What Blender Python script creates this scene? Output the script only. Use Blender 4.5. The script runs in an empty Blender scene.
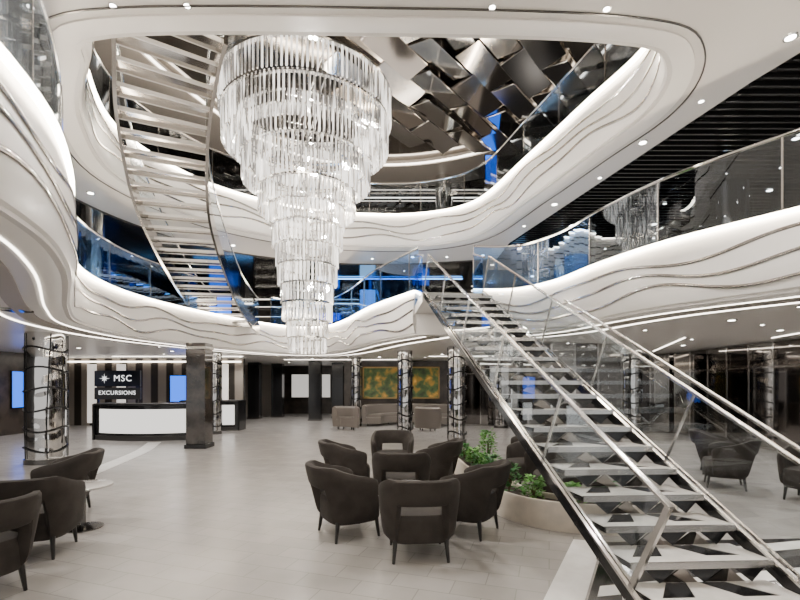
import bpy, bmesh, math, random
from mathutils import Vector, Matrix
from mathutils.geometry import tessellate_polygon
random.seed(7)
S=bpy.context.scene
COL=S.collection
pi=math.pi

# ---------------------------------------------------------------- materials
def new_mat(name):
    m=bpy.data.materials.new(name); m.use_nodes=True
    nt=m.node_tree; nt.nodes.clear()
    out=nt.nodes.new('ShaderNodeOutputMaterial')
    return m,nt,out
def pbr(name,col,rough=.5,metal=0,emit=None,es=0,bump=None,var=None,coat=0,spec=.5):
    m,nt,out=new_mat(name)
    p=nt.nodes.new('ShaderNodeBsdfPrincipled')
    p.inputs['Base Color'].default_value=(*col,1)
    p.inputs['Roughness'].default_value=rough
    p.inputs['Metallic'].default_value=metal
    p.inputs['Specular IOR Level'].default_value=spec
    p.inputs['Coat Weight'].default_value=coat
    if emit:
        p.inputs['Emission Color'].default_value=(*emit,1)
        p.inputs['Emission Strength'].default_value=es
    tc=nt.nodes.new('ShaderNodeTexCoord')
    if var:
        n=nt.nodes.new('ShaderNodeTexNoise'); n.inputs['Scale'].default_value=var[0]
        n.inputs['Detail'].default_value=4
        r=nt.nodes.new('ShaderNodeMix'); r.data_type='RGBA'
        r.inputs[6].default_value=(*col,1); r.inputs[7].default_value=(*var[1],1)
        nt.links.new(tc.outputs['Object'],n.inputs['Vector'])
        cr=nt.nodes.new('ShaderNodeValToRGB'); cr.color_ramp.elements[0].position=.4; cr.color_ramp.elements[1].position=.62
        nt.links.new(n.outputs['Fac'],cr.inputs['Fac'])
        nt.links.new(cr.outputs['Color'],r.inputs['Factor'])
        nt.links.new(r.outputs[2],p.inputs['Base Color'])
    if bump:
        n=nt.nodes.new('ShaderNodeTexNoise'); n.inputs['Scale'].default_value=bump[0]; n.inputs['Detail'].default_value=1
        b=nt.nodes.new('ShaderNodeBump'); b.inputs['Strength'].default_value=bump[1]; b.inputs['Distance'].default_value=bump[2] if len(bump)>2 else .02
        nt.links.new(tc.outputs['Object'],n.inputs['Vector'])
        nt.links.new(n.outputs['Fac'],b.inputs['Height'])
        nt.links.new(b.outputs['Normal'],p.inputs['Normal'])
    nt.links.new(p.outputs[0],out.inputs[0])
    return m
def emis(name,col,s):
    m,nt,out=new_mat(name)
    e=nt.nodes.new('ShaderNodeEmission'); e.inputs[0].default_value=(*col,1); e.inputs[1].default_value=s
    nt.links.new(e.outputs[0],out.inputs[0]); return m
def glassy(name,tint=(.94,.96,.965),refl=.035,k=.18):
    m,nt,out=new_mat(name)
    t=nt.nodes.new('ShaderNodeBsdfTransparent'); t.inputs[0].default_value=(*tint,1)
    g=nt.nodes.new('ShaderNodeBsdfGlossy'); g.inputs[0].default_value=(.9,.95,1,1); g.inputs['Roughness'].default_value=.02
    lw=nt.nodes.new('ShaderNodeLayerWeight'); lw.inputs[0].default_value=.2
    mm=nt.nodes.new('ShaderNodeMath'); mm.operation='MULTIPLY_ADD'; mm.inputs[1].default_value=k; mm.inputs[2].default_value=refl
    nt.links.new(lw.outputs['Fresnel'],mm.inputs[0])
    mx=nt.nodes.new('ShaderNodeMixShader')
    nt.links.new(mm.outputs[0],mx.inputs[0]); nt.links.new(t.outputs[0],mx.inputs[1]); nt.links.new(g.outputs[0],mx.inputs[2])
    nt.links.new(mx.outputs[0],out.inputs[0]); return m

M_white=pbr('white_satin',(.68,.655,.63),.32)
M_fascia=pbr('fascia_white',(.87,.845,.81),.3)
M_chrome=pbr('chrome',(.82,.81,.79),.08,1)
M_steel=pbr('brushed_steel',(.58,.565,.55),.2,1)
M_wave=pbr('polished_inlay',(.50,.48,.46),.08,1)
M_tread2=pbr('polished_tread',(.52,.49,.46),.1,1)
M_edge=pbr('pale_edge',(.78,.76,.73),.25)
M_silver=pbr('silver_stringer',(.52,.50,.48),.12,1)
M_dsteel=pbr('dark_steel',(.16,.155,.15),.18,1)
M_crink=pbr('rippled_chrome',(.70,.69,.68),.05,1,bump=(2.2,.35,.12))
M_black=pbr('black_gloss',(.012,.012,.013),.12)
M_blackm=pbr('black_satin',(.012,.012,.013),.45)
M_char=pbr('charcoal',(.03,.029,.028),.4)
M_mirror=pbr('smoked_mirror',(.23,.215,.205),.05,1)
M_mirror2=pbr('grey_mirror',(.45,.43,.41),.05,1)
M_bronze=pbr('silver_bronze_mirror',(.58,.53,.48),.1,1)
M_dceil=pbr('ceiling_darkening',(.13,.122,.115),.1,1)
M_tceil=pbr('mirror_ceiling',(.34,.315,.29),.1,1)
M_strip=emis('led_strip',(1,.86,.68),42)
M_strip2=emis('led_strip_soft',(1,.90,.77),9)
M_lamp=emis('downlight_lens',(1,.95,.88),40)
M_uph=pbr('charcoal_upholstery',(.023,.0188,.0163),.8,bump=(180,.25,.004),var=(6,(.033,.0275,.024)),spec=.3)
M_leg=pbr('black_wood',(.010,.009,.008),.35)
M_marble=pbr('pale_marble',(.86,.85,.83),.2,var=(5,(.76,.745,.73)))
M_tabletop=pbr('pale_table_top',(.40,.385,.37),.15)
M_brown=pbr('dark_reflective_stone',(.05,.042,.037),.08,var=(3,(.02,.017,.015)),coat=.6)
M_planter=pbr('beige_stone',(.60,.54,.46),.4,var=(8,(.54,.49,.42)))
M_soil=pbr('soil',(.03,.02,.014),.9,bump=(30,.8,.03))
M_leaf=pbr('leaf_green',(.07,.26,.035),.45,var=(4,(.17,.40,.07)))
M_leafd=pbr('leaf_dark',(.025,.13,.025),.45,var=(4,(.06,.24,.05)))
M_stem=pbr('stem_brown',(.09,.06,.03),.7)
M_glass=glassy('clear_glass')
M_glassb=glassy('smoky_glass',(.58,.61,.64),.08,.4)
M_glassblue=glassy('blue_glow_tint_glass',(.46,.66,.92),.12,.45)  # blue tint stands in for blue light reflected in the railing glass
M_warm=pbr('taupe_panel',(.30,.27,.24),.45)
M_wood=pbr('walnut_panel',(.05,.040,.033),.22,var=(2,(.025,.02,.017)))
M_blue=emis('blue_screen',(.02,.16,1),2.4)
M_sky=emis('pale_blue_screen',(.25,.55,1),2.8)
M_bluestrip=emis('blue_fill_strip',(.1,.4,1),8)  # for strips added to give the mezzanine a blue glow
M_navy=pbr('dark_screen',(.004,.006,.014),.3)
M_text=emis('white_lettering',(1,1,1),1.8)
M_back=emis('backlit_white',(1,.96,.9),1.5)
M_pale=pbr('pale_added_glow',(.75,.72,.68),.4,emit=(1,.93,.84),es=.8)  # pale panel colour plus a glow added to brighten the reception
M_treadw=pbr('tread_pale_stone',(.76,.74,.72),.2,var=(7,(.66,.645,.62)))
M_sofa=pbr('grey_brown_leather',(.16,.14,.122),.4)

def tile_mat():
    m,nt,out=new_mat('grey_floor_tile')
    p=nt.nodes.new('ShaderNodeBsdfPrincipled'); p.inputs['Roughness'].default_value=.23
    tc=nt.nodes.new('ShaderNodeTexCoord'); mp=nt.nodes.new('ShaderNodeMapping'); mp.inputs['Rotation'].default_value=(0,0,.32)
    b=nt.nodes.new('ShaderNodeTexBrick'); b.inputs['Color1'].default_value=(.33,.314,.30,1); b.inputs['Color2'].default_value=(.30,.286,.273,1)
    b.inputs['Mortar'].default_value=(.23,.218,.208,1); b.inputs['Scale'].default_value=1
    b.inputs['Mortar Size'].default_value=.0045; b.inputs['Brick Width'].default_value=.5; b.inputs['Row Height'].default_value=.25
    n=nt.nodes.new('ShaderNodeTexNoise'); n.inputs['Scale'].default_value=2.2; n.inputs['Detail'].default_value=5
    mx=nt.nodes.new('ShaderNodeMix'); mx.data_type='RGBA'; mx.blend_type='OVERLAY'; mx.inputs['Factor'].default_value=.22
    nt.links.new(tc.outputs['Object'],mp.inputs[0]); nt.links.new(mp.outputs[0],b.inputs[0]); nt.links.new(mp.outputs[0],n.inputs['Vector'])
    nt.links.new(b.outputs['Color'],mx.inputs[6]); nt.links.new(n.outputs['Fac'],mx.inputs[7])
    nt.links.new(mx.outputs[2],p.inputs['Base Color']); nt.links.new(p.outputs[0],out.inputs[0]); return m
M_floor=tile_mat()
def slat_mat(name,c1,c2,scale,axis='X'):
    m,nt,out=new_mat(name)
    p=nt.nodes.new('ShaderNodeBsdfPrincipled'); p.inputs['Roughness'].default_value=.2
    tc=nt.nodes.new('ShaderNodeTexCoord'); w=nt.nodes.new('ShaderNodeTexWave'); w.bands_direction=axis; w.inputs['Scale'].default_value=scale
    cr=nt.nodes.new('ShaderNodeValToRGB'); cr.color_ramp.elements[0].color=(*c1,1); cr.color_ramp.elements[1].color=(*c2,1)
    cr.color_ramp.elements[0].position=.35; cr.color_ramp.elements[1].position=.55
    nt.links.new(tc.outputs['Object'],w.inputs[0]); nt.links.new(w.outputs['Fac'],cr.inputs[0]); nt.links.new(cr.outputs[0],p.inputs['Base Color'])
    nt.links.new(p.outputs[0],out.inputs[0]); return m
M_slat=pbr('dark_slats',(.012,.011,.0105),.35)
M_slatw=slat_mat('glossy_taupe_panels',(.03,.026,.022),(.24,.21,.18),.5,'X')
def crystal():
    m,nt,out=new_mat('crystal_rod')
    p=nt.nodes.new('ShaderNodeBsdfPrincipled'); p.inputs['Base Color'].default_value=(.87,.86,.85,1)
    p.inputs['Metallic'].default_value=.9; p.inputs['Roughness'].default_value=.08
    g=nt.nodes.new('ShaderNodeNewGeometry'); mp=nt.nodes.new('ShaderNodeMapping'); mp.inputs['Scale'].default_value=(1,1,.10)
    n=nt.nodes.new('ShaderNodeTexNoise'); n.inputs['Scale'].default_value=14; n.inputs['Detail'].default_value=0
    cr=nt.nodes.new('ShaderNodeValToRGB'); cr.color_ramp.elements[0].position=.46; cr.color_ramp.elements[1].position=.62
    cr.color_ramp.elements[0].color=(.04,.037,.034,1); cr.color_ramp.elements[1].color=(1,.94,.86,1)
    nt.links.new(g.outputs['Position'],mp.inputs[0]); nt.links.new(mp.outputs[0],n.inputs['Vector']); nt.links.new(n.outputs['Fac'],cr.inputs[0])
    nt.links.new(cr.outputs[0],p.inputs['Emission Color']); p.inputs['Emission Strength'].default_value=1.9  # rod glow varied by noise, imitating sparkle on the crystal
    t=nt.nodes.new('ShaderNodeBsdfTransparent'); mx=nt.nodes.new('ShaderNodeMixShader'); mx.inputs[0].default_value=.78
    nt.links.new(t.outputs[0],mx.inputs[1]); nt.links.new(p.outputs[0],mx.inputs[2])
    nt.links.new(mx.outputs[0],out.inputs[0]); return m
M_crys=crystal()
def painting():
    m,nt,out=new_mat('gold_abstract_canvas')
    p=nt.nodes.new('ShaderNodeBsdfPrincipled'); p.inputs['Roughness'].default_value=.5
    tc=nt.nodes.new('ShaderNodeTexCoord'); n=nt.nodes.new('ShaderNodeTexNoise'); n.inputs['Scale'].default_value=2.6; n.inputs['Detail'].default_value=9; n.inputs['Distortion'].default_value=.3
    cr=nt.nodes.new('ShaderNodeValToRGB'); e=cr.color_ramp.elements
    e[0].position=.34; e[0].color=(.015,.022,.012,1); e[1].position=.8; e[1].color=(.6,.34,.06,1)
    x=e.new(.5); x.color=(.05,.08,.025,1); x=e.new(.62); x.color=(.26,.14,.025,1)
    nt.links.new(tc.outputs['Object'],n.inputs['Vector']); nt.links.new(n.outputs['Fac'],cr.inputs[0]); nt.links.new(cr.outputs[0],p.inputs['Base Color'])
    nt.links.new(cr.outputs[0],p.inputs['Emission Color']); p.inputs['Emission Strength'].default_value=.6  # canvas colours also glow, brightening the picture without a lamp
    nt.links.new(p.outputs[0],out.inputs[0]); return m
M_paint=painting()

# ---------------------------------------------------------------- mesh helpers
class MB:
    def __init__(s): s.v=[]; s.f=[]; s.m=[]; s.cur=0
    def add(s,vs,fs):
        o=len(s.v); s.v+= [tuple(v) for v in vs]
        for f in fs: s.f.append([o+i for i in f]); s.m.append(s.cur)
    def box(s,c,d,rz=0,mat=None):
        x,y,z=[k/2 for k in d]
        R=mat if mat is not None else Matrix.Rotation(rz,3,'Z')
        vs=[Vector(c)+R@Vector((a*x,b*y,e*z)) for a in(-1,1) for b in(-1,1) for e in(-1,1)]
        s.add(vs,[(0,1,3,2),(4,6,7,5),(0,4,5,1),(2,3,7,6),(0,2,6,4),(1,5,7,3)]); return s
    def prism(s,poly,z0,z1):
        n=len(poly); vs=[(x,y,z0) for x,y in poly]+[(x,y,z1) for x,y in poly]
        s.add(vs,[list(range(n))[::-1],list(range(n,2*n))]+[(i,(i+1)%n,n+(i+1)%n,n+i) for i in range(n)]); return s
    def lathe(s,prof,c=(0,0,0),n=24,cap=True):
        vs=[]; k=len(prof)
        for i in range(n):
            a=2*pi*i/n
            for r,z in prof: vs.append((c[0]+r*math.cos(a),c[1]+r*math.sin(a),c[2]+z))
        fs=[]
        for i in range(n):
            j=(i+1)%n
            for t in range(k-1): fs.append((i*k+t,j*k+t,j*k+t+1,i*k+t+1))
        if cap:
            fs.append([i*k for i in range(n)][::-1]); fs.append([i*k+k-1 for i in range(n)])
        s.add(vs,fs); return s
    def tube(s,pts,r,n=8,closed=False,r2=None,flat=1):
        pts=[Vector(p) for p in pts]; N=len(pts); vs=[]
        for i,p in enumerate(pts):
            if closed: t=pts[(i+1)%N]-pts[i-1]
            else: t=pts[min(i+1,N-1)]-pts[max(i-1,0)]
            t.normalize(); up=Vector((0,0,1)) if abs(t.z)<.95 else Vector((1,0,0))
            a=t.cross(up).normalized(); b=a.cross(t).normalized()
            rr=r if r2 is None else r+(r2-r)*i/(N-1)
            for k in range(n):
                w=2*pi*k/n+pi/n; vs.append(p+a*(rr*flat*math.cos(w))+b*(rr*math.sin(w)))
        fs=[]
        for i in range(N if closed else N-1):
            j=(i+1)%N
            for k in range(n): fs.append((i*n+k,i*n+(k+1)%n,j*n+(k+1)%n,j*n+k))
        if not closed: fs+= [list(range(n)),[ (N-1)*n+k for k in range(n)][::-1]]
        s.add(vs,fs); return s
    def sweep(s,path,nrm,prof,closed=False,cprof=True):
        k=len(prof); N=len(path); vs=[]
        for p,n in zip(path,nrm):
            for o,z in prof: vs.append((p[0]+n[0]*o,p[1]+n[1]*o,z))
        fs=[]
        for i in range(N if closed else N-1):
            j=(i+1)%N
            for t in range(k if cprof else k-1):
                u=(t+1)%k; fs.append((i*k+t,j*k+t,j*k+u,i*k+u))
        if not closed and cprof: fs+=[list(range(k)),[(N-1)*k+t for t in range(k)][::-1]]
        s.add(vs,fs); return s
    def obj(s,name,mats,parent=None,smooth=False,label=None,cat=None,group=None,kind=None,bevel=0,sub=0,seg=2):
        me=bpy.data.meshes.new(name)
        me.from_pydata(s.v,[],s.f); me.update()
        if not isinstance(mats,(list,tuple)): mats=[mats]
        for m in mats: me.materials.append(m)
        for p,i in zip(me.polygons,s.m): p.material_index=i
        bm=bmesh.new(); bm.from_mesh(me); bmesh.ops.recalc_face_normals(bm,faces=bm.faces); bm.to_mesh(me); bm.free()
        if smooth:
            for p in me.polygons: p.use_smooth=True
            try: me.set_sharp_from_angle(angle=math.radians(40))
            except Exception: pass
        ob=bpy.data.objects.new(name,me); COL.objects.link(ob)
        if parent: ob.parent=parent
        if bevel:
            b=ob.modifiers.new('Bevel','BEVEL'); b.width=bevel; b.segments=seg; b.limit_method='ANGLE'
        if sub:
            q=ob.modifiers.new('Sub','SUBSURF'); q.levels=sub; q.render_levels=sub
        tag(ob,label,cat,group,kind)
        return ob
def tag(ob,label=None,cat=None,group=None,kind=None):
    if label: ob['label']=label
    if cat: ob['category']=cat
    if group: ob['group']=group
    if kind: ob['kind']=kind
def thing(name,label,cat,loc=(0,0,0),rz=0,group=None,kind=None):
    e=bpy.data.objects.new(name,None); COL.objects.link(e); e.location=loc; e.rotation_euler=(0,0,rz); e.empty_display_size=.1
    tag(e,label,cat,group,kind); return e
def clone(root,loc,rz=None,label=None,scale=None,group=None,skip_light=False):
    def cp(o,par):
        if skip_light and o.type=='LIGHT': return None
        c=o.copy(); COL.objects.link(c)
        if par: c.parent=par
        for ch in list(o.children): cp(ch,c)
        return c
    c=cp(root,None); c.location=loc
    if rz is not None: c.rotation_euler=(0,0,rz)
    if label: c['label']=label
    if scale: c.scale=scale
    if group: c['group']=group
    return c
def struct(mb,name,mat,label,cat='wall',**k):
    return mb.obj(name,mat,label=label,cat=cat,kind='structure',**k)
def catmull(pts,closed,seg=8):
    out=[]; n=len(pts)
    rng=range(n if closed else n-1)
    for i in rng:
        g=lambda j: Vector(pts[j%n]) if closed else Vector(pts[max(0,min(n-1,j))])
        p0,p1,p2,p3=g(i-1),g(i),g(i+1),g(i+2)
        for s in range(seg):
            t=s/seg
            out.append(.5*((2*p1)+(-p0+p2)*t+(2*p0-5*p1+4*p2-p3)*t*t+(-p0+3*p1-3*p2+p3)*t**3))
    if not closed: out.append(Vector(pts[-1]))
    return out
def area(p): return sum(p[i][0]*p[(i+1)%len(p)][1]-p[(i+1)%len(p)][0]*p[i][1] for i in range(len(p)))/2
def normals(path,closed):
    sgn=1 if area(path)>0 else -1; N=len(path); out=[]
    for i in range(N):
        if closed: t=Vector(path[(i+1)%N])-Vector(path[i-1])
        else: t=Vector(path[min(i+1,N-1)])-Vector(path[max(i-1,0)])
        t.normalize(); out.append(Vector((-t.y*sgn,t.x*sgn)))
    return out
def slab(mb,outer,hole,z0,z1):
    loops=[[Vector((x,y,0)) for x,y in outer],[Vector((p[0],p[1],0)) for p in hole]]
    flat=loops[0]+loops[1]; tris=tessellate_polygon(loops)
    for z in(z0,z1): mb.add([(v.x,v.y,z) for v in flat],tris)
    for L in loops:
        n=len(L); mb.add([(v.x,v.y,z0) for v in L]+[(v.x,v.y,z1) for v in L],[(i,(i+1)%n,n+(i+1)%n,n+i) for i in range(n)])
    return mb

# ---------------------------------------------------------------- camera
cam=bpy.data.cameras.new('camera'); co=bpy.data.objects.new('camera',cam); COL.objects.link(co)
co.location=(0,0,1.65); co.rotation_euler=(pi/2,0,0); cam.sensor_width=36; cam.lens=20.25; cam.shift_y=85/800; cam.clip_start=.05
S.camera=co

# ---------------------------------------------------------------- shell
struct(MB().box((-1,11,-.05),(26,30,.1)),'floor',M_floor,'grey rectangular stone tile floor of the atrium','floor')

P2=[(1.6,9.75),(2.5,9.7),(3.1,8.9),(3.4,7.7),(3.85,6.5),(4.7,5.25),(5.7,3.8),(6.0,1.5),(4.6,-1.0),(1.5,-2),(-1,-1.6),(-2.2,0.6),(-2.5,2.8),(-3.2,4.3),(-4.8,6.5),(-5.75,8.1),(-6.1,10),(-5.8,12),(-4.9,14.4),(-3.8,16.0),(-2.6,15.8),(-1.7,14.3),(-.7,11.8),(.35,9.9)]
path2=catmull(P2,False,8); nrm2=normals(path2,False)
P3=[(-3.4,5.32),(-4.1,5.85),(-5.0,7.1),(-5.6,9),(-4.9,11.2),(-3.2,12.7),(-1.4,13.3),(.6,13.3),(2.1,12.4),(2.85,10),(3.35,8.1),(3.7,6.7),(3.4,5.75),(2.6,5.42),(0,5.3)]
path3=catmull(P3,True,8); nrm3=normals(path3,True)
outer2=[(-14,-3.5),(12,-3.5),(12,26),(-14,26)]
struct(slab(MB(),outer2,path2,2.75,3.4),'ceiling',M_white,'white lower ceiling slab with a free-form atrium opening','ceiling')
outer3=[(-14,-3.5),(8.0,-3.5),(4.75,6.1),(3.15,13),(3.15,26),(-14,26)]
struct(slab(MB(),outer3,path3,5.75,6.4),'ceiling',M_white,'white upper ceiling slab with an oval atrium opening','ceiling')
struct(MB().prism([(8.02,-3.5),(12,-3.5),(12,26),(3.17,26),(3.17,13),(4.77,6.1)],5.85,6.4),'ceiling',M_slat,'black slatted ceiling above the mezzanine','ceiling')
dk=catmull([(-7.2,8.5),(-6.9,11),(-5.6,13.4),(-3.2,14.8),(-.4,15.2),(3.1,14.6)],False,6)
struct(MB().prism([(p.x,p.y) for p in dk]+[(3.1,25.9),(-13.9,25.9),(-13.9,8.5)],5.70,5.745),'ceiling',M_dceil,'dark glossy sheet added under the slab to darken the mezzanine lounge','ceiling')  # sheet added below the white slab to make the lounge read dark
mb=MB()
for i in range(64):
    y=3.0+i*.17; xa=4.77+(6.1-y)*(3.25/9.6) if y<6.1 else 4.77-(y-6.1)*(1.6/6.9)
    mb.box(((xa+.1+10.5)/2,y,5.815),(10.4-xa,.035,.07))
struct(mb,'trim_60',M_black,'fine black ceiling louvre','louvre')
struct(MB().box((-1,11,9.1),(26,30,.2)),'ceiling',M_tceil,'mirror-finish ceiling above the chandelier','ceiling')
struct(MB().box((11,11,4.5),(.2,30,9)),'wall_right',M_mirror,'smoked mirror wall')
struct(MB().box((-14,11,4.5),(.2,30,9)),'wall_left',M_wood,'dark panelled wall')
struct(MB().box((-1,26,4.5),(26,.2,9)),'wall_back',M_wood,'dark wood panelled end wall')

def fascia(name,path,nrm,closed,zb,label,under):
    e=thing(name,label,'balcony front')
    prof=[(-.3,zb-.02),(-.08,zb-.015),(.03,zb+.05),(.07,zb+.18),(.08,zb+.4),(.06,zb+.7),(.02,zb+.92),(-.02,zb+.96),(-.1,zb+.96),(-.1,zb+.68),(-.3,zb+.66)]
    MB().sweep(path,nrm,prof,closed).obj('front_panel',M_fascia,e,smooth=True)
    def off(z):
        z-=zb
        t=[(.05,.03),(.18,.07),(.4,.08),(.7,.06),(.92,.02)]
        if z<=t[0][0]: return t[0][1]
        for (a,b),(c,d) in zip(t,t[1:]):
            if z<=c: return b+(d-b)*(z-a)/(c-a)
        return t[-1][1]
    N=len(path); L=[0]
    for i in range(1,N+ (1 if closed else 0)): L.append(L[-1]+(Vector(path[i%N])-Vector(path[i-1])).length)
    tot=L[-1]
    for k in range(3):
        pts=[]; M=N*3
        for i in range(M if closed else M-2):
            a=i//3; fr=(i%3)/3; b=(a+1)%N
            p=Vector(path[a]).lerp(Vector(path[b]),fr); n=Vector(nrm[a]).lerp(Vector(nrm[b]),fr)
            s=(L[a]+(L[a+1]-L[a])*fr if a+1<len(L) else L[a])/tot*2*pi
            w1=round(tot/1.9); w2=round(tot/3.4)
            z=zb+.24+.22*k+.04*math.sin(w1*s+k*.7)+.07*math.sin(w2*s+k*1.1)
            z=max(zb+.08,min(zb+.86,z)); o=off(z)+.005
            pts.append((p[0]+n[0]*o,p[1]+n[1]*o,z))
        MB().tube(pts,.024,8,closed,flat=.55).obj('wave_trim',M_wave,e,smooth=True,label='polished metal wavy inlay line')
    MB().sweep(path,nrm,[(.06,zb+.958),(.06,zb+.978),(-.02,zb+.978),(-.02,zb+.962)],closed).obj('cove_light',M_strip,e,label='glowing strip light')
    if under: MB().sweep(path,nrm,[(-.26,zb-.03),(-.26,zb-.02),(-.24,zb-.02),(-.24,zb-.03)],closed).obj('under_light',M_strip2,e,label='glowing strip light under the edge')
    return e
fascia('balcony_fascia',path2,nrm2,False,2.75,'white sculpted mezzanine balcony front with wavy metal lines',True)
fascia('balcony_fascia',path3,nrm3,True,5.75,'white sculpted upper balcony front with wavy metal lines',False)

def railing(path,nrm,closed,zb,label,skip=lambda p:False,glass=lambda p:M_glass,step=1.3):
    e=thing('glass_railing',label,'railing')
    N=len(path); seq=list(range(N))+([0] if closed else [])
    segs=[];cur=[];l=0
    for a,i in enumerate(seq):
        if skip(path[i]):
            if len(cur)>1: segs.append(cur)
            cur=[];l=0; continue
        if cur: l+=(Vector(path[i])-Vector(path[cur[-1]])).length
        cur.append(i)
        if l>=step: segs.append(cur); cur=[i]; l=0
    if len(cur)>1: segs.append(cur)
    for sgm in segs:
        pp=[path[i] for i in sgm]; nn=[nrm[i] for i in sgm]
        MB().sweep(pp,nn,[(-.07,zb),(-.055,zb),(-.055,zb+.93),(-.07,zb+.93)]).obj('glass_panel',glass(pp[0]),e)
        p=pp[0]; n=nn[0]
        MB().box((p[0]-n[0]*.0625,p[1]-n[1]*.0625,zb+.46),(.022,.022,.95),math.atan2(n[1],n[0])).obj('post',M_steel,e)
        MB().tube([(q[0]-m[0]*.0625,q[1]-m[1]*.0625,zb+.95) for q,m in zip(pp,nn)],.022,8).obj('handrail',M_chrome,e,smooth=True)
    return e
railing(path2,nrm2,False,3.72,'glass railing with chrome handrail along the mezzanine',lambda p:p[1]<.5 or (-6.2<p[0]<-4.3 and 12.6<p[1]<15.2),lambda p:M_glassblue if (p[1]>8.9 and p[0]>-4.5) or (p[0]<-5.4) else M_glassb)
railing(path3,nrm3,True,6.72,'glass railing with chrome handrail around the upper opening',lambda p:p[1]<6.0,lambda p:M_glassb)

def offs(path,nrm,d): return [(p[0]+n[0]*d,p[1]+n[1]*d) for p,n in zip(path,nrm)]
struct(MB().sweep(offs(path3,nrm3,-.42),nrm3,[(0,5.735),(.018,5.735),(.018,5.75),(0,5.75)],True),'trim_1',M_dsteel,'thin metal line following the upper opening','trim')
struct(MB().sweep(offs(path2,nrm2,-.9),nrm2,[(0,2.735),(.03,2.735),(.03,2.75),(0,2.75)],False),'trim_2',M_strip2,'recessed light line following the lower opening','light strip')
struct(MB().sweep(offs(path2,nrm2,-.65),nrm2,[(0,2.72),(.2,2.735),(.2,2.75),(0,2.75)],False),'trim_3',M_warm,'taupe band following the lower opening','trim')
for i,(x,y,L,a) in enumerate(((7.4,12.5,4.5,1.2),(6.6,17,4,.1),(-8.5,17.2,5,0),(-2.5,19.4,5,0),(2.6,17.2,3,0),(8.2,8.5,4,1.35))):
    struct(MB().box((x,y,2.742),(L,.03,.014),a),'trim_%d'%(90+i),M_strip2,'thin linear ceiling light','light strip')
# floor inlays
struct(MB().prism([(-.25,1.2),(.2,1.9),(1.1,3.45),(1.85,4.8),(2.12,4.72),(1.38,3.38),(.5,1.8),(.1,1.15)],.0,.004),'trim_4',M_marble,'white inlay band in the floor by the stair foot','trim')
struct(MB().prism([(.12,1.15),(5.5,1.15),(5.5,4.9),(2.15,4.72),(1.4,3.38),(.52,1.8)],.0,.003),'trim_5',M_black,'black polished stone floor area by the staircase','floor')
for i in range(5):
    y=1.7+i*.6; x0=.6+(y-1.7)*.52
    struct(MB().prism([(x0,y),(5.4,y+.7),(5.4,y+.9),(x0+.1,y+.18)],.003,.006),'trim_%d'%(6+i),M_marble,'pale stone stripe in the black floor','trim')
arc=catmull([(-5.55,8.0),(-5.8,9.2),(-6.25,11.2),(-6.9,13.0)],False,8)
struct(MB().sweep(arc,normals(arc,False),[(0,.0),(.34,.0),(.34,.005),(0,.005)]),'trim_12',M_marble,'curved white inlay line in the floor','trim')

# ---------------------------------------------------------------- main staircase
st=thing('staircase','open-riser staircase with glass sides and pale stone treads','staircase')
NB=22; rise=3.4/NB
A0=Vector((1.54,2.45)); A1=Vector((.47,8.5)); B0=Vector((2.62,2.5)); B1=Vector((1.55,8.6))
for i in range(NB-1):
    t0=i/NB; t1=(i+1.15)/NB; z=rise*(i+1)
    a=A0.lerp(A1,t0); b=B0.lerp(B1,t0); c=B0.lerp(B1,t1); d=A0.lerp(A1,t1)
    a,d=a.lerp(b,.09),d.lerp(c,.09)
    mb=MB(); mb.prism([a,b,c,d],z-.045,z-.004)
    mb.cur=1
    q=lambda u,v:(a.lerp(b,u)).lerp(d.lerp(c,u),v)
    mb.prism([q(.0,.0),q(1,.0),q(1,.30),q(.0,.30)],z-.004,z)
    mb.prism([q(.0,.30),q(.08,.30),q(.28,1),q(0,1)],z-.004,z)
    mb.prism([q(.30,.30),q(.62,.30),q(.5,1),q(.42,1)],z-.004,z)
    mb.prism([q(.88,.30),q(1,.30),q(1,1),q(.70,1)],z-.004,z)
    mb.cur=2
    mb.prism([q(0,-.05),q(1,-.05),q(1,.0),q(0,.0)],z-.045,z+.001)
    F=((.10,.36,.22,0,-1),(.24,.50,.38,3,1),(.40,.68,.54,0,-1),(.56,.84,.70,3,1),(.74,1.0,.88,0,-1))
    for u0,u1,um,mi,dr in F:
        mb.cur=mi; zt,zb=z-.045,z-rise+.001
        if dr>0: zt,zb=zb,zt
        v0,v1,vm=q(u0,.10),q(u1,.10),q(um,.06); g0,g1,gm=q(u0,.13),q(u1,.13),q(um,.09)
        mb.add([(v0.x,v0.y,zt),(v1.x,v1.y,zt),(vm.x,vm.y,zb),(g0.x,g0.y,zt),(g1.x,g1.y,zt),(gm.x,gm.y,zb)],[(0,1,2),(3,5,4),(0,3,4,1),(1,4,5,2),(2,5,3,0)])
    mb.cur=2; a2=A0.lerp(A1,(t0+t1)/2); b2=q(.03,.5)
    mb.prism([(a2.x-.03,a2.y-.02),(b2.x,b2.y-.02),(b2.x,b2.y+.02),(a2.x-.03,a2.y+.02)],z-.042,z-.02)
    mb.obj('tread',[M_black,M_treadw,M_steel,M_mirror],st)
def beam(mb,p,q,w,h,zlift=0):
    p=Vector(p);q=Vector(q); d=(q-p); L=d.length; d.normalize(); s=d.cross(Vector((0,0,1))).normalized(); u=s.cross(d)
    R=Matrix((s,d,u)).transposed(); mb.box((p+q)/2+u*zlift,(w,L,h),mat=R)
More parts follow.
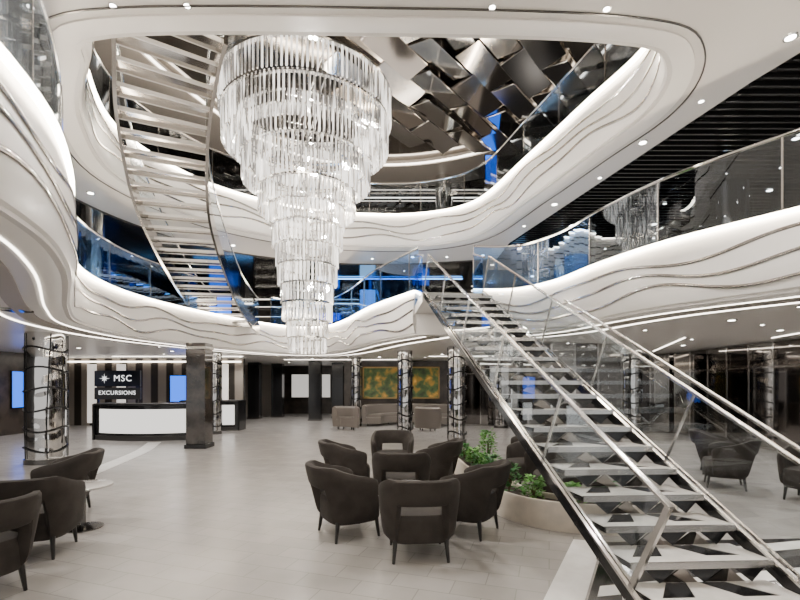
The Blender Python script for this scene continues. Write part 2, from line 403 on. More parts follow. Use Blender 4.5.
for (a,b,sg) in((A0,A1,-1),(B0,B1,1)):
    p=Vector((a.x+sg*.02,a.y,0.10)); q=Vector((b.x+sg*.02,b.y,3.36))
    mb=MB(); beam(mb,p,q,.025,.09); mb.obj('stringer',M_black,st,bevel=.004)
    mb=MB(); beam(mb,p,q,.032,.016,.05); mb.obj('stringer_cap',M_chrome,st)
    d=(q-p).normalized(); s=d.cross(Vector((0,0,1))).normalized(); u=s.cross(d)
    H=.74
    p2=p+d*.47
    mb=MB(); beam(mb,p2,q,.022,.014,.095); mb.obj('glass_channel',M_silver,st)
    K=5; L=(q-p2).length
    for k in range(K):
        g0=p2+d*(L*k/K+.01)+u*.08; g1=p2+d*(L*(k+1)/K-.01)+u*.08
        mb=MB(); w=s*.006; h=H-.10
        vs=[g0-w,g0+w,g1+w,g1-w,g0-w+u*h,g0+w+u*h,g1+w+u*h,g1-w+u*h]
        mb.add(vs,[(0,1,2,3),(4,7,6,5),(0,4,5,1),(1,5,6,2),(2,6,7,3),(3,7,4,0)]); mb.obj('glass_panel',M_glass,st)
    for k in range(K+1):
        g=p2+d*(L*k/K)
        mb=MB(); beam(mb,g+u*.05,g+u*H,.022,.04 if k in(0,) else .012); mb.obj('post',M_steel,st)
    mb=MB(); beam(mb,p2+u*H-d*.02,q+u*H,.04,.024); mb.obj('handrail',M_steel,st,bevel=.005)
    if sg>0:
        a1=p2+s*.10; b1=p2+d*(L*.58)+s*.10
        if (a1.x<p2.x): a1=p2-s*.10; b1=p2+d*(L*.58)-s*.10
        mb=MB(); beam(mb,a1+u*(H+.03),b1+u*(H+.03),.035,.022); mb.obj('outer_handrail',M_steel,st,bevel=.005)
        for f in(.02,.5,.98):
            g=a1.lerp(b1,f); g2=p2.lerp(p2+d*(L*.58),f)
            mb=MB(); mb.tube([g+u*(H+.02),g2+u*(H-.02)],.008); mb.obj('bracket',M_steel,st)
MB().prism([(.42,8.48),(1.6,8.6),(1.62,9.9),(.33,9.95)],3.22,3.4).obj('landing',M_white,st)
for x0,x1,y0,y1 in((.42,.33,8.35,9.9),(1.58,1.6,8.45,9.8)):
    MB().tube([(x0,y0,4.05),(x1,y1,4.5)],.022).obj('handrail',M_chrome,st)
    mb=MB(); mb.prism([(x0-.006,y0+.15),(x0+.006,y0+.15),(x1+.006,y1),(x1-.006,y1)],3.4,4.08); mb.obj('glass_panel',M_glassblue,st)

# ---------------------------------------------------------------- upper curved staircase
st2=thing('staircase','curved open-riser staircase with polished treads seen from below','staircase')
NU=24; cpath=catmull([(-5.2,14.4),(-5.2,12.5),(-4.62,9.36),(-3.84,7.35),(-3.2,6.2),(-2.86,5.7)],False,20)
acc=[0]
for i in range(1,len(cpath)): acc.append(acc[-1]+(cpath[i]-cpath[i-1]).length)
def at(t):
    s=t*acc[-1]
    for i in range(1,len(acc)):
        if acc[i]>=s-1e-6:
            f=(s-acc[i-1])/(acc[i]-acc[i-1]); p=cpath[i-1].lerp(cpath[i],f); d=(cpath[i]-cpath[i-1]).normalized(); return p,Vector((d.y,-d.x))
    return cpath[-1],Vector((d.y,-d.x))
def WW(t): return .66-.06*t
for i in range(NU):
    z=3.4+3.0*(i+1)/NU; W=WW(i/NU)
    p,n=at(i/NU); q,m=at(min(1,(i+.62)/NU)); q1,m1=at(min(1,(i+.67)/NU)); p0,n0=at(max(0,(i-.04)/NU))
    mb=MB(); mb.prism([p-n*W,p+n*W,q+m*W,q-m*W],z-.05,z)
    mb.cur=1; mb.prism([q-m*W,q+m*W,q1+m1*W,q1-m1*W],z-.055,z)
    mb.cur=1; mb.prism([p0-n0*W,p0+n0*W,p+n*W,p-n*W],z-.06,z+.004)
    mb.obj('tread',[M_tread2,M_edge],st2)
for sg in(-1,1):
    mb=MB(); vs=[];fs=[];K=40
    for k in range(K+1):
        p,n=at(k/K); z=3.4+3.0*k/K; W=WW(k/K)
        for o in(W,W+.05):
            for dz in(-.17,.22): vs.append((p.x+sg*n.x*o,p.y+sg*n.y*o,z+dz))
    for k in range(K):
        a=4*k;b=a+4; fs+=[(a,b,b+1,a+1),(a+2,a+3,b+3,b+2),(a,a+2,b+2,b),(a+1,b+1,b+3,a+3)]
    fs+=[(0,1,3,2),(4*K,4*K+2,4*K+3,4*K+1)]
    mb.add(vs,fs); mb.obj('stringer',M_silver,st2,smooth=True)
    rp=[];
    for k in range(K+1):
        p,n=at(k/K); W=WW(k/K); rp.append((p.x+sg*n.x*(W+.02),p.y+sg*n.y*(W+.02),3.4+3.0*k/K+1.0))
    MB().tube(rp,.02).obj('handrail',M_chrome,st2,smooth=True)
    for k in range(0,K,8):
        mb=MB(); r0=rp[k:k+9]
        vs=[(x,y,z) for x,y,z in r0]+[(x,y,z-.78) for x,y,z in r0]; n_=len(r0)
        mb.add(vs,[(j,j+1,n_+j+1,n_+j) for j in range(n_-1)]); o=mb.obj('glass_panel',M_glass,st2)
        q=o.modifiers.new('Solid','SOLIDIFY'); q.thickness=.01

# ---------------------------------------------------------------- chandelier
CX,CY=-1.85,9.0
ch=thing('chandelier','huge tiered cascading crystal rod chandelier with chrome rings','chandelier',(CX,CY,9.0))
MB().lathe([(.5,-.08),(.5,0)]).obj('ceiling_plate',M_chrome,ch)
MB().tube([(0,0,-.05),(0,0,-6.5)],.04).obj('stem',M_chrome,ch)
tiers=[(1.66,7.38,.50),(1.60,6.84,.50),(1.42,6.62,.40),(1.29,6.50,.44),(1.24,6.06,.42),(.99,5.90,.42),(.94,5.46,.40),(.72,5.14,.37),(.68,4.76,.37),(.60,4.38,.37),(.57,3.99,.34),(.51,3.62,.32),(.48,3.26,.32),(.40,2.90,.29),(.37,2.58,.27)]
rods=[]
for ti,(r,z,l) in enumerate(tiers):
    MB().lathe([(r-.05,-.015),(r+.03,-.015),(r+.03,.02),(r-.05,.02),(r-.05,-.015)],(0,0,z-9),48,False).obj('ring',M_chrome,ch,smooth=True)
    mb=MB()
    for k in range(4):
        a=k*pi/2+.4; mb.tube([(0,0,z-9),(r*math.cos(a),r*math.sin(a),z-9)],.014,6)
    mb.obj('spoke',M_chrome,ch)
    n=int(2*pi*r/(.084 if r>.9 else .076))
    for k in range(n):
        a=2*pi*(k+.5*(ti%2))/n; rods.append((r*math.cos(a),r*math.sin(a),z-9.02,l))
rods.sort(key=lambda q:(Vector((q[0]+CX,q[1]+CY,q[2]+9-1.65)).length)/q[3])
RP=[(.008,0),(.018,-.02),(.018,-.97),(.009,-1)]
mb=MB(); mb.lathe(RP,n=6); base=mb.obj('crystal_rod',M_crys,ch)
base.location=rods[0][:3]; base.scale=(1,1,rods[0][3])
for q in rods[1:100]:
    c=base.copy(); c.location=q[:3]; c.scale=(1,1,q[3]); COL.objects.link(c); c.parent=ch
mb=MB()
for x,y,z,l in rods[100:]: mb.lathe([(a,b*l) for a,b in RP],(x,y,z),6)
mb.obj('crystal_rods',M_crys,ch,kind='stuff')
def light(kind,loc,e,col=(1,.95,.89),r=.05,rot=None,spot=None,parent=None):
    l=bpy.data.lights.new('lamp_source',kind); l.energy=e; l.color=col
    if kind!='AREA': l.shadow_soft_size=r
    o=bpy.data.objects.new('lamp_source',l); COL.objects.link(o); o.location=loc
    if rot: o.rotation_euler=rot
    if spot: l.spot_size=spot; l.spot_blend=.6
    if parent: o.parent=parent
    return o
for z,e in((7.2,520),(6.2,380),(5.0,280),(3.6,240)):
    light('POINT',(0.12,0,z-9),e,(1,.93,.84),.07,parent=ch)

# ---------------------------------------------------------------- downlights
def make_down(E,sp):
    dl=thing('downlight','small round recessed ceiling downlight','light',(0,0,0),group='recessed downlights')
    MB().lathe([(.055,-.012),(.075,-.012),(.08,0),(.055,0),(.055,-.012)],n=20,cap=False).obj('trim_ring',M_chrome,dl)
    MB().lathe([(.052,-.006),(.052,0)],n=16).obj('lens',M_lamp,dl)
    light('SPOT',(0,0,-.03),E,(1,.945,.88),.05,None,math.radians(sp),dl)
    return dl
low=[(-7.3,7.0),(-8.2,10.5),(-10.2,9),(-9.5,13.3),(-7.4,14.6),(-6.2,17.5),(-3.6,18.5),(-.8,17.5),(1.5,16),(3.4,13.2),(5.2,10.4),(5.6,7.6),(7.6,9),(7.8,12.4),(5.6,15),(8.3,6),(-4.9,4.8),(-5.3,21.5),(-1,21.5),(3,19),(-11.5,15),(7,18)]
high=[(-3.0,4.3),(-1.6,4.2),(-4.2,4.3),(2.2,4.3),(4.6,5.3),(4.1,7.6),(3.5,10.2),(-6.3,7.2),(-6.6,9.6),(3.2,3.9),(-4.9,13.2),(.4,14.4),(-2.2,14.4),(2.6,14.2)]
top=[(-5.5,8),(-5,13),(-1,15),(3,14.5),(5,12),(5.5,8),(6.5,15)]  # upper-level downlights added to lift the dark space under the top ceiling
mez=[(6.6,7.5),(7.8,9.5),(6.5,11.5),(8.3,13),(5.5,14.5),(7.5,16),(9.1,11),(5,17)]
low2=[(-6.6,5.6),(-8.9,7.6),(-9.3,11.4),(-6.9,12.9),(-8.4,16),(-4.6,16.8),(-2,17.4),(.2,15.6),(2.4,14.4),(4.4,11.8),(4.9,9.0),(6.6,8.2),(7.0,10.8),(4.6,13.8),(6.6,13.3),(9,8.2),(-4.4,19.8),(-2.3,20),(1,18),(5.6,6.3),(7.1,6.9)]
high2=[(-4.0,4.87),(-3.1,4.86),(-2.3,4.86),(2.25,4.9),(1.0,4.88),(4.35,6.5),(3.95,8.9),(3.2,11.6),(-5.9,5.6),(-6.1,11),(-3.4,14),(-.9,14.6),(1.5,14.4),(4.9,4.9),(-5.0,5.3)]
for lst,lst2,z,en,sp in((low,low2,2.75,190,155),(high,high2,5.75,300,120),(top,[],8.99,300,150),(mez,[(7.2,8.5),(6,10.2),(7.1,12.6),(6.2,13.6)],5.765,45,130)):
    d0=make_down(en,sp)
    for i,(x,y) in enumerate(lst):
        if i==0: d0.location=(x,y,z)
        else: clone(d0,(x,y,z))
    for x,y in lst2: clone(d0,(x,y,z),scale=(.6,.6,.75),skip_light=True)

# ---------------------------------------------------------------- chairs
def make_chair():
    e=thing('armchair','x','chair',(0,0,0),group='dark upholstered lounge chairs')
    sp=[]
    for i in range(32):
        a=2*pi*i/32; c,s=math.cos(a),math.sin(a); k=.55
        sp.append((.31*math.copysign(abs(c)**k,c),.04+.29*math.copysign(abs(s)**k,s)))
    mb=MB(); lay=[(.84,.18),(.95,.185),(.99,.21),(1,.28),(1,.37),(.98,.42),(.93,.445),(.78,.455)]
    vs=[(x*f,y*f,z) for f,z in lay for x,y in sp]; n=32
    fs=[(l*n+i,l*n+(i+1)%n,(l+1)*n+(i+1)%n,(l+1)*n+i) for l in range(len(lay)-1) for i in range(n)]
    fs+=[list(range(n))[::-1],[(len(lay)-1)*n+i for i in range(n)]]
    mb.add(vs,fs); mb.obj('seat',M_uph,e,smooth=True)
    mb=MB(); K=56; vs=[]; nc=14
    for k in range(K+1):
        u=-1+2*k/K; a=-pi/2+u*math.radians(116)
        top=.80-.17*max(0,abs(u)-.42)/.58
        w=min(1,max(0,(abs(u)-.26)/.06)); w=w*w*(3-2*w); bot=.555*(1-w)+.21*w
        end=min(1,(1-abs(u))/.07+.4)
        for j in range(nc):
            g=2*pi*j/nc; cz=math.sin(g); cr=math.cos(g)
            zz=(top+bot)/2+(top-bot)/2*math.copysign(abs(cz)**.42,cz)*(.84+.16*end)
            th=.046*end*math.copysign(abs(cr)**.6,cr)
            fl=.31+.08*(zz-.24)/.56*(1-.4*abs(u))
            r=fl+th
            c,s=math.cos(a),math.sin(a)
            vs.append((r*math.copysign(abs(c)**.74,c),r*math.copysign(abs(s)**.74,s)+.04-(.05*(zz-.3)/.5 if s<0 else 0)*abs(s),zz))
    fs=[(k*nc+j,k*nc+(j+1)%nc,(k+1)*nc+(j+1)%nc,(k+1)*nc+j) for k in range(K) for j in range(nc)]
    fs+=[list(range(nc)),[K*nc+j for j in range(nc)][::-1]]
    mb.add(vs,fs); mb.obj('backrest',M_uph,e,smooth=True)
    for x in(-1,1):
        for y in(-1,1):
            mb=MB(); mb.tube([(x*.235,.03+y*.22,.24),(x*.255,.03+y*.25,0)],.026,8,r2=.014); mb.obj('leg',M_leg,e,smooth=True)
    return e
chair0=make_chair()
def place(lst):
    for i,(x,y,ang,lab) in enumerate(lst):
        if i==0: o=chair0; o.location=(x,y,0); o.rotation_euler=(0,0,math.radians(ang)); o['label']=lab
        else: clone(chair0,(x,y,0),math.radians(ang),lab)
L1='charcoal upholstered armchair with slotted back by a small round table'
L2='charcoal upholstered armchair grouped around a small round table'
L3='charcoal upholstered armchair near the planter and staircase'
L4='charcoal upholstered armchair near the reception seating table'
place([(.18,4.38,4,L1),(-.60,5.0,-60,L1),(.80,5.08,58,L1),(.02,6.0,-3,L2),(-.82,6.95,-70,L2),(.56,7.1,70,L2),(-.14,8.15,180,L2),
 (-4.30,5.75,110,L4),(-3.58,4.40,15,L4),(-3.30,3.45,70,L4),(2.16,6.15,75,L3),(2.06,7.2,100,L3),(2.3,8.3,80,L3),(5.3,7.3,60,L3),(5.9,8.4,-120,L3),(5.9,6.4,120,L3)])
for x,y,a in((-7.0,11.4,-60),(-8.4,14,0),(-7.2,15.6,200),(-2.2,17.2,160),(.2,13.8,170),(1.4,12.8,100),(-.3,15.2,20),(4.6,11,-100),(5.2,9.4,60),(3.4,12.2,10)):
    clone(chair0,(x,y,3.401),math.radians(a),'charcoal upholstered armchair in the mezzanine lounge',group='mezzanine lounge chairs')
def make_table():
    e=thing('side_table','small round pedestal table with a pale top among armchairs','table',group='small round tables')
    MB().lathe([(.28,.47),(.295,.475),(.295,.495),(.28,.5)],n=40).obj('table_top',M_tabletop,e,smooth=True)
    MB().lathe([(.028,.02),(.028,.47)],n=16).obj('pedestal',M_dsteel,e,smooth=True)
    MB().lathe([(.2,0),(.2,.012),(.05,.025)],n=32).obj('base',M_dsteel,e,smooth=True)
    return e
t0=make_table(); t0.location=(.10,5.18,0)
for p in((-.08,7.05,0),(-3.66,5.2,0)): clone(t0,p)

# ---------------------------------------------------------------- planter with plants
pl=thing('planter','long low curved beige stone planter beside the staircase','planter',(1.4,7.0,0))
cp_=catmull([(1.15,9.4),(1.26,7.8),(1.34,6.5),(1.44,5.75),(1.80,5.28),(2.45,5.12),(2.9,5.12)],False,8)
cp_=[Vector((p.x-1.4,p.y-7.0)) for p in cp_]; cn=[]
for i in range(len(cp_)):
    t=(cp_[min(i+1,len(cp_)-1)]-cp_[max(i-1,0)]).normalized(); cn.append(Vector((-t.y,t.x)))
hw=.22; rc=[p+n*hw for p,n in zip(cp_,cn)]
def cap(p,n,sgn):
    a0=math.atan2(n.y,n.x); return [p+Vector((math.cos(a0+sgn*pi*k/8),math.sin(a0+sgn*pi*k/8)))*hw for k in range(1,8)]
rc=rc+cap(cp_[-1],cn[-1],-1)+[p-n*hw for p,n in zip(cp_[::-1],cn[::-1])]+cap(cp_[0],-cn[0],-1)
nr=normals(rc,True)
MB().sweep(rc,nr,[(.02,0),(0,.31),(.01,.33),(.045,.33),(.055,.31),(.055,.26),(.06,0)],True).obj('body',M_planter,pl,smooth=True)
so=offs(rc,nr,.05); mb=MB(); v3=[Vector((x,y,0)) for x,y in so]; tr=tessellate_polygon([v3])
mb.add([(v.x,v.y,.27) for v in v3],tr); mb.add([(v.x,v.y,.05) for v in v3],tr)
n_=len(v3); mb.add([(v.x,v.y,.05) for v in v3]+[(v.x,v.y,.27) for v in v3],[(i,(i+1)%n_,n_+(i+1)%n_,n_+i) for i in range(n_)])
mb.obj('soil',M_soil,pl)
def plant(x,y,h,mat,seed,R=.15,n=240,big=1):
    rnd=random.Random(seed)
    e=thing('leafy_plant','bushy green foliage plant growing in the beige planter','plant',(x,y,.27),group='planter shrubs')
    mb=MB(); lf=MB()
    for k in range(7):
        a=rnd.random()*6.28; r=rnd.uniform(.03,R*.7); hh=h*rnd.uniform(.6,.95)
        pts=[(0,0,0),(r*.4*math.cos(a),r*.4*math.sin(a),hh*.5),(r*math.cos(a),r*math.sin(a),hh)]
        mb.tube(pts,.008,5,r2=.003)
    for k in range(n):
        z=h*rnd.uniform(.08,1); a=rnd.random()*6.28; r=R*math.sqrt(rnd.random())*(1.1-.5*z/h)
        c=Vector((r*math.cos(a),r*math.sin(a),z)); d=Vector((math.cos(a+rnd.uniform(-.8,.8)),math.sin(a+rnd.uniform(-.8,.8)),rnd.uniform(-.3,.8))).normalized()
        s=d.cross(Vector((0,0,1))).normalized(); L=rnd.uniform(.04,.075)*big; w=L*.36; u=s.cross(d)
        lf.add([c,c+d*L*.45+s*w+u*.01,c+d*L,c+d*L*.45-s*w+u*.01],[(0,1,2),(0,2,3)])
    mb.obj('stem',M_stem,e); lf.obj('foliage',mat,e)
for i,(x,y,h,R) in enumerate([(1.62,5.46,.26,.12),(1.42,5.85,.36,.13),(1.36,6.25,.18,.10),(1.37,6.6,.34,.12),(1.36,7.0,.68,.14),(1.30,7.4,.24,.11),(1.28,7.9,.26,.11),(1.22,8.5,.26,.11),(1.98,5.22,.22,.12),(2.35,5.13,.28,.12)]):
    plant(x,y,h,(M_leaf,M_leafd,M_leaf,M_leafd)[i%4],i,R,n=170 if h<.4 else 320,big=1.25 if h<.4 else 1.15)

# ---------------------------------------------------------------- columns
def column(x,y,r,label,z0=0,z1=2.75,mat=None,wrap=True):
    e=thing('column',label,'column',(x,y,z0))
    H=z1-z0
    MB().lathe([(r,.1),(r,H)],n=40).obj('shaft',mat or M_crink,e,smooth=True)
    MB().lathe([(r+.02,0),(r+.02,.1)],n=40).obj('base',M_dsteel,e,smooth=True)
    if wrap:
        for k in range(6):
            pts=[((r+.02)*math.cos(a),(r+.02)*math.sin(a),.3+k*.42+.05*math.sin(a*2+k)) for a in [2*pi*i/24 for i in range(24)]]
            MB().tube(pts,.02,6,True).obj('band',M_black,e,smooth=True)
        for k in range(5):
            a=2*pi*k/5+.5; pts=[((r+.018)*math.cos(a+.12*math.sin(t*3+k)),(r+.018)*math.sin(a+.12*math.sin(t*3+k)),.12+t*2.6) for t in [i/16 for i in range(17)]]
            MB().tube(pts,.012,6).obj('band',M_black,e,smooth=True)
for x,y,r in((-7.55,9.6,.36),(.17,14.3,.23),(1.62,12.8,.25),(-1.75,18,.2),(-6.25,15.2,.2),(7.2,14,.3),(3.9,17.4,.25)):
    column(x,y,r,'round column clad in polished chrome with black bands')
for x,y in((6.8,9.2),(4.9,13.5),(-8.2,12),(-1,18.5)):
    column(x,y,.28,'round mirrored column on the mezzanine level',3.4,5.75,M_chrome,False)
for x,y in((5.2,12.0),(1.5,15.5),(-4,15)):
    column(x,y,.28,'round mirrored column on the upper level',6.4,9.0,M_chrome,False)
e=thing('column','square column clad in dark reflective stone with a black plinth','column',(-5.3,11.9,0))
MB().box((0,0,1.43),(.5,.5,2.64)).obj('shaft',M_brown,e,bevel=.015)
MB().box((0,0,.055),(.56,.56,.11)).obj('base',M_black,e)
MB().box((0,0,2.62),(.54,.54,.06)).obj('capital',M_chrome,e)

# ---------------------------------------------------------------- reception
def counter(x0,x1,y,lab,bow=.35):
    e=thing('reception_counter',lab,'counter',((x0+x1)/2,y,0))
    w=(x1-x0)/2; pts=[Vector((-w+2*w*k/16, -bow*math.cos(pi/2*(-1+k/8)))) for k in range(17)]
    nn=[Vector((0,1))]*17
    MB().sweep(pts,nn,[(0.0,.14),(.55,.14),(.55,1.04),(0.0,1.04)]).obj('body',M_black,e)
    mb=MB(); mb.sweep(pts[1:-1],nn[1:-1],[(-.04,.22),(-.005,.22),(-.005,.93),(-.04,.93)]); mb.obj('front_panel',M_back,e,label='backlit white front')
    MB().sweep(pts,nn,[(-.1,1.04),(.6,1.04),(.6,1.1),(-.1,1.1)]).obj('counter_top',M_blackm,e,smooth=True)
    MB().sweep(pts,nn,[(-.02,0),(.5,0),(.5,.14),(-.02,.14)]).obj('base',M_char,e)
    for k in(0,16):
        p=pts[k]; MB().box((p.x+(.03 if k else -.03),p.y+.27,.54),(.06,.68,1.08)).obj('end_panel',M_black,e)
counter(-9.2,-6.25,13.6,'curved reception counter with backlit white front and black top')
counter(-7.9,-5.85,16.3,'smaller reception counter with backlit white front',.2)
struct(MB().box((-10.2,18.5,1.37),(7.6,.15,2.74)),'wall_reception',M_slatw,'dark glossy panelled wall behind the reception')
struct(MB().box((-10.2,18.38,2.6),(7.4,.06,.05)),'trim_13',M_strip2,'light strip along the reception wall','light strip')
for k,x in enumerate((-12.6,-11.4,-7.8,-7.2)):
    struct(MB().box((x,18.40,1.3),(.35,.05,2.4)),'trim_%d'%(14+k),M_pale,'pale vertical panel with an added glow','panel')  # panels glow on their own to brighten the reception wall
struct(MB().box((-13,14,1.37),(.2,6,2.74)),'wall_partition',M_wood,'dark glossy partition wall beside the reception')
def text(body,size,loc,parent,mat,name='lettering',sp=1.15,off=0):
    cu=bpy.data.curves.new(name,'FONT'); cu.body=body; cu.size=size; cu.align_x='CENTER'; cu.align_y='CENTER'; cu.extrude=.002; cu.offset=off; cu.space_character=sp
    o=bpy.data.objects.new('tmp',cu); COL.objects.link(o)
    bpy.context.view_layer.update()
    me=bpy.data.meshes.new_from_object(o.evaluated_get(bpy.context.evaluated_depsgraph_get())); bpy.data.objects.remove(o)
    me.materials.clear(); me.materials.append(mat)
    t=bpy.data.objects.new(name,me); COL.objects.link(t); t.location=loc; t.rotation_euler=(pi/2,0,0); t.parent=parent; return t
sg=thing('wall_screen','dark display with a white compass star and white lettering','screen',(-10.0,15.9,0))
MB().box((0,.05,1.88),(1.62,.08,.56)).obj('panel',M_navy,sg)
mb=MB()
for k in range(16):
    a=2*pi*k/16; R=.19 if k%4==0 else (.14 if k%2==0 else .09)
    c,s=math.cos(a),math.sin(a); mb.add([(-.44+R*c,0,R*s),(-.44-.016*s,0,.016*c),(-.44+.016*s,0,-.016*c)],[(0,1,2)])
star=mb.obj('compass_star',M_text,sg); star.location=(0,-.01,1.88)
text('MSC',.31,(.2,-.0,1.88),sg,M_text)
MB().box((0,.05,1.35),(1.62,.08,.42)).obj('lower_panel',M_blackm,sg)
text('EXCURSIONS',.205,(0,-.0,1.37),sg,M_text,sp=1.1)
for x in(-.7,.7): MB().box((x,.05,.57),(.05,.05,1.14)).obj('stand',M_black,sg)
def screen(x,y,z,w,h,rz,mat,lab,nm='display_screen'):
    e=thing(nm,lab,'screen',(x,y,z),rz)
    MB().box((0,0,0),(w+.06,.05,h+.06)).obj('frame',M_black,e)
    MB().box((0,-.03,0),(w,.01,h)).obj('display',mat,e)
    return e
screen(-8.95,18.3,1.5,.75,1.05,0,M_blue,'glowing blue portrait display on the reception wall')
screen(-12.86,15.2,1.5,.6,1.2,pi/2,M_blue,'glowing blue portrait display on the partition')
screen(-8.4,20.8,4.7,.8,1.2,0,M_blue,'glowing blue display on the mezzanine')
sc=screen(2.75,13.6,8.15,.34,.85,0,M_blue,'narrow blue display hanging on the upper level')
MB().tube([(0,0,.43),(0,0,.85)],.015).obj('hanger',M_steel,sc)
screen(-1.3,18.1,5.05,.62,.85,0,M_sky,'pale blue glowing display behind the mezzanine railing')
screen(-6.4,16.4,4.5,.5,.7,0,M_blue,'small glowing blue display on the mezzanine')
screen(-3.4,21.6,4.8,1.0,.6,0,M_blue,'wide glowing blue display on the mezzanine wall')
screen(.9,19.4,5.1,.7,.7,0,M_blue,'glowing blue display on the mezzanine wall')
screen(4.3,16.4,4.7,.5,.7,0,M_sky,'pale blue glowing display on the mezzanine')
screen(-8.9,12.6,4.6,1.0,1.2,.5,M_navy,'dark reflective display on the mezzanine')
for bx,by in((2.4,20.8),(-5.6,20.8),(6.6,17.8)):
    e=thing('bar_shelf','dark wood bar shelf with warm lit ledges on the mezzanine','shelf',(bx,by,3.4))
    MB().box((0,.2,1.1),(2.2,.06,2.2)).obj('back_panel',M_wood,e)
    for s_ in(-1,1): MB().box((s_*1.1,0,1.1),(.06,.4,2.2)).obj('side_panel',M_wood,e)
    for k in range(4):
        MB().box((0,0,.5+k*.45),(2.14,.36,.03)).obj('ledge',M_dsteel,e)
        MB().box((0,-.17,.485+k*.45),(2.1,.015,.015)).obj('ledge_light',M_strip2,e,label='thin warm light strip')

struct(MB().box((2.2,20.2,1.37),(9.4,.15,2.74)),'wall_lounge',M_wood,'dark wood wall behind the lounge sofas')
struct(MB().box((-9.6,24,1.37),(6,.15,2.74)),'wall_corridor',M_warm,'taupe corridor wall')
def framed(x,y,w,z0,z1):
    e=thing('painting','wide gold and green abstract painting in a gilt frame','painting',(x,y,(z0+z1)/2)); h=z1-z0
    MB().box((0,0,0),(w,.04,h)).obj('canvas',M_paint,e)
    g=pbr('gilt',(.35,.23,.09),.3,.9); mb=MB()
    for s in(-1,1):
        mb.box((0,-.02,s*(h/2+.03)),(w+.12,.08,.06)); mb.box((s*(w/2+.03),-.02,0),(.06,.08,h+.12))
    mb.obj('frame',g,e)
framed(.05,20.06,3.3,1.1,2.4)
def sofa(x,y,R,rz,lab,arc=100,ky=.62):
    e=thing('sofa',lab,'sofa',(x,y,0),rz,group='lounge sofas')
    K=32; dpt=min(.75,R*.55)
    A=[math.radians(90-arc+2*arc*k/K) for k in range(K+1)]
    pth=[Vector((R*math.cos(a),R*ky*math.sin(a))) for a in A]; nn=[Vector((-math.cos(a),-math.sin(a))) for a in A]
    MB().sweep(pth,nn,[(.0,.10),(-.05,.5),(-.03,.80),(.06,.86),(.15,.80),(.15,.10)]).obj('backrest',M_sofa,e,smooth=True)
    MB().sweep(pth,nn,[(.15,.10),(.15,.36),(dpt,.36),(dpt,.10)]).obj('base',M_sofa,e,bevel=.03)
    nc=2 if R<1 else 4
    for j in range(nc):
        s0=1+(K-2)*j//nc; s1=1+(K-2)*(j+1)//nc
        MB().sweep(pth[s0:s1+1],nn[s0:s1+1],[(.16,.36),(.16,.46),(.2,.48),(dpt-.03,.48),(dpt+.01,.44),(dpt,.36)]).obj('seat_cushion',M_sofa,e,smooth=True)
    for k in(2,11,21,30):
        p=pth[k]+nn[k]*.2; MB().lathe([(.02,0),(.028,.10)],(p.x,p.y,0),10).obj('leg',M_leg,e)
sofa(.35,18.0,1.85,0,'long curved grey-brown leather sofa below the painting',98,.8)
sofa(-2.0,16.6,.55,-.5,'small rounded grey-brown leather tub sofa')
sofa(1.0,16.3,.5,2.6,'small rounded grey-brown leather tub sofa seen from behind')
for x,y in((-7.1,22),(-6.3,23.2),(-3.95,21),(-3.1,22.5)):
    e=thing('pillar','black rectangular pillar in the corridor','pillar',(x,y,0))
    MB().box((0,0,1.4),(.55,.45,2.7)).obj('shaft',M_black,e); MB().box((0,0,.04),(.6,.5,.08)).obj('base',M_dsteel,e)
screen(-5.1,25.8,1.6,2.2,1.3,0,pbr('wall_glow_panel',(.7,.68,.65),.4,emit=(1,.95,.9),es=.6),'pale wall panel with added glow at the end of the corridor','wall_panel')  # brightness of the corridor wall put in as the panel's own glow

def partition(lab,x,y,n,step,along):
    gp=thing('glazed_partition',lab,'partition',(x,y,0))
    for k in range(n+1):
        c=(0,k*step,1.37) if along=='y' else (k*step,0,1.37)
        MB().box(c,(.05,.05,2.74)).obj('mullion',M_chrome if k%2 else M_silver,gp)
        if k<n:
            g=(0,k*step+step/2,1.37) if along=='y' else (k*step+step/2,0,1.37)
            MB().box(g,(.03,step-.06,2.7) if along=='y' else (step-.06,.03,2.7)).obj('glass_panel',M_mirror2 if k%2 else M_mirror,gp)
    L=n*step
    for zz in(.06,2.1):
        MB().box((-.03,L/2,zz) if along=='y' else (L/2,-.03,zz),(.03,L,.05) if along=='y' else (L,.03,.05)).obj('transom',M_silver,gp)
partition('mirrored glass partition with slim steel mullions and transoms',9.3,4,20,.8,'y')
partition('smoked glass partition with steel mullions behind the planter',2.6,18.0,7,.62,'x')
partition('glossy glass partition with steel frames beside the staircase',5.4,15.4,6,.63,'x')
partition('smoked glass screen with steel frames behind the lounge chairs',3.3,11.6,4,.6,'x')
# mezzanine and upper walls
struct(MB().box((-4,22,4.57),(14,.1,2.3)),'wall_mezzanine',M_mirror,'smoked mirror wall on the mezzanine')
struct(MB().box((-11,12,4.57),(.1,19,2.3)),'wall_mezzanine',M_mirror,'smoked mirror wall at the side of the mezzanine')
struct(MB().box((6.5,19,4.57),(8,.1,2.3)),'wall_mezzanine',M_wood,'dark wood wall on the mezzanine')
struct(MB().box((0,17.5,7.7),(18,.1,2.58)),'wall_upper',M_mirror2,'grey mirror wall on the upper level')
for i in range(7):
    struct(MB().box((-6+i*2,17.4,7.7),(.08,.1,2.58)),'trim_%d'%(20+i),M_steel,'steel upright on the upper mirror wall','trim')
for i,(z,y,x0,x1,mm) in enumerate(((8.85,17.3,-8,8,M_strip2),(5.6,21.8,-10,2.5,M_strip2),(5.6,18.9,3,10,M_strip2),(3.55,21.8,-10,2.5,M_bluestrip))):  # strips added to lighten upper and mezzanine walls, the last one blue
    struct(MB().box(((x0+x1)/2,y,z),(x1-x0,.04,.03)),'trim_%d'%(30+i),mm,'light strip added to brighten the wall','light strip')
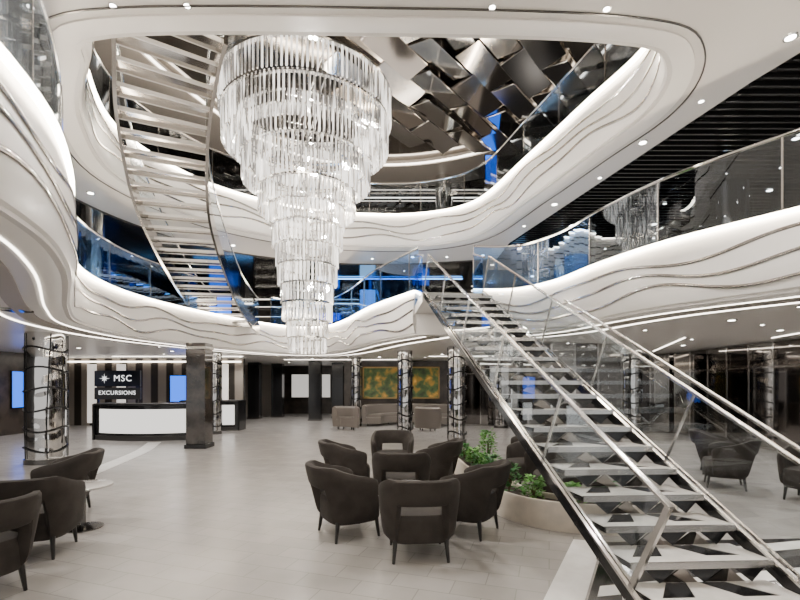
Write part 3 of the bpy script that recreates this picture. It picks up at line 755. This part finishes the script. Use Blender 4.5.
struct(MB().box((-.4,17.0,5.66),(5.5,.05,.03)),'trim_35',M_bluestrip,'added blue fill strip under the upper slab','light strip')  # strip added behind the railing for blue glow in the glass
ring=catmull([(-7.5,8),(-6.9,11),(-5.5,14),(-3,16),(1,16.2),(4.5,14.4),(5.8,11),(6.4,7)],False,8)
struct(MB().sweep(ring,normals(ring,False),[(0,8.8),(1.6,8.8),(1.6,9.0),(0,9.0)],False),'trim_41',M_warm,'taupe curved ceiling band on the upper level','ceiling')
struct(MB().sweep(ring,normals(ring,False),[(1.62,8.83),(1.66,8.83),(1.66,8.87),(1.62,8.87)],False),'trim_42',M_strip2,'warm light strip on the curved ceiling band','light strip')
# polished ceiling panels in diagonal rows, each row with its own tilt
rnd=random.Random(4)
d1=Vector((.64,.77)); d2=Vector((.77,-.64)); c0=Vector((.9,9.8))
M_cp=[M_chrome,M_bronze,M_mirror2,M_bronze,M_steel]
for r in range(-7,8):
    for k in range(-4,5):
        c=c0+d1*(k*1.62+(.8 if r%2 else 0))+d2*(r*.62)
        if not(-1.6<c.x<4.4 and 6.2<c.y<13.4) or (c-Vector((CX,CY))).length<1.1: continue
        tl=(.20,-.14,.08,-.22,.14)[(r+k)%5]
        e=thing('ceiling_panel','tilted polished metal panel hanging under the mirror ceiling','ceiling panel',(c.x,c.y,8.72),math.atan2(-d1.x,d1.y),group='tilted ceiling panels')
        b=MB().box((0,0,0),(.58,1.54,.04)).obj('panel',M_cp[(r*3+k)%5],e,bevel=.006); b.rotation_euler=(rnd.uniform(-.05,.05),tl,0)
        MB().tube([(0,0,.01),(0,0,.28)],.012,6).obj('rod',M_steel,e)
for x,y in((-5.6,6.55),(-8.0,8.4)):
    MB().box((x,y,2.74),(.3,.3,.03)).obj('air_vent',M_black,label='black square ceiling air vent',cat='vent')

# ---------------------------------------------------------------- world
w=bpy.data.worlds.new('world'); S.world=w; w.use_nodes=True
bg=w.node_tree.nodes['Background']; bg.inputs[0].default_value=(1,.975,.945,1); bg.inputs[1].default_value=.95
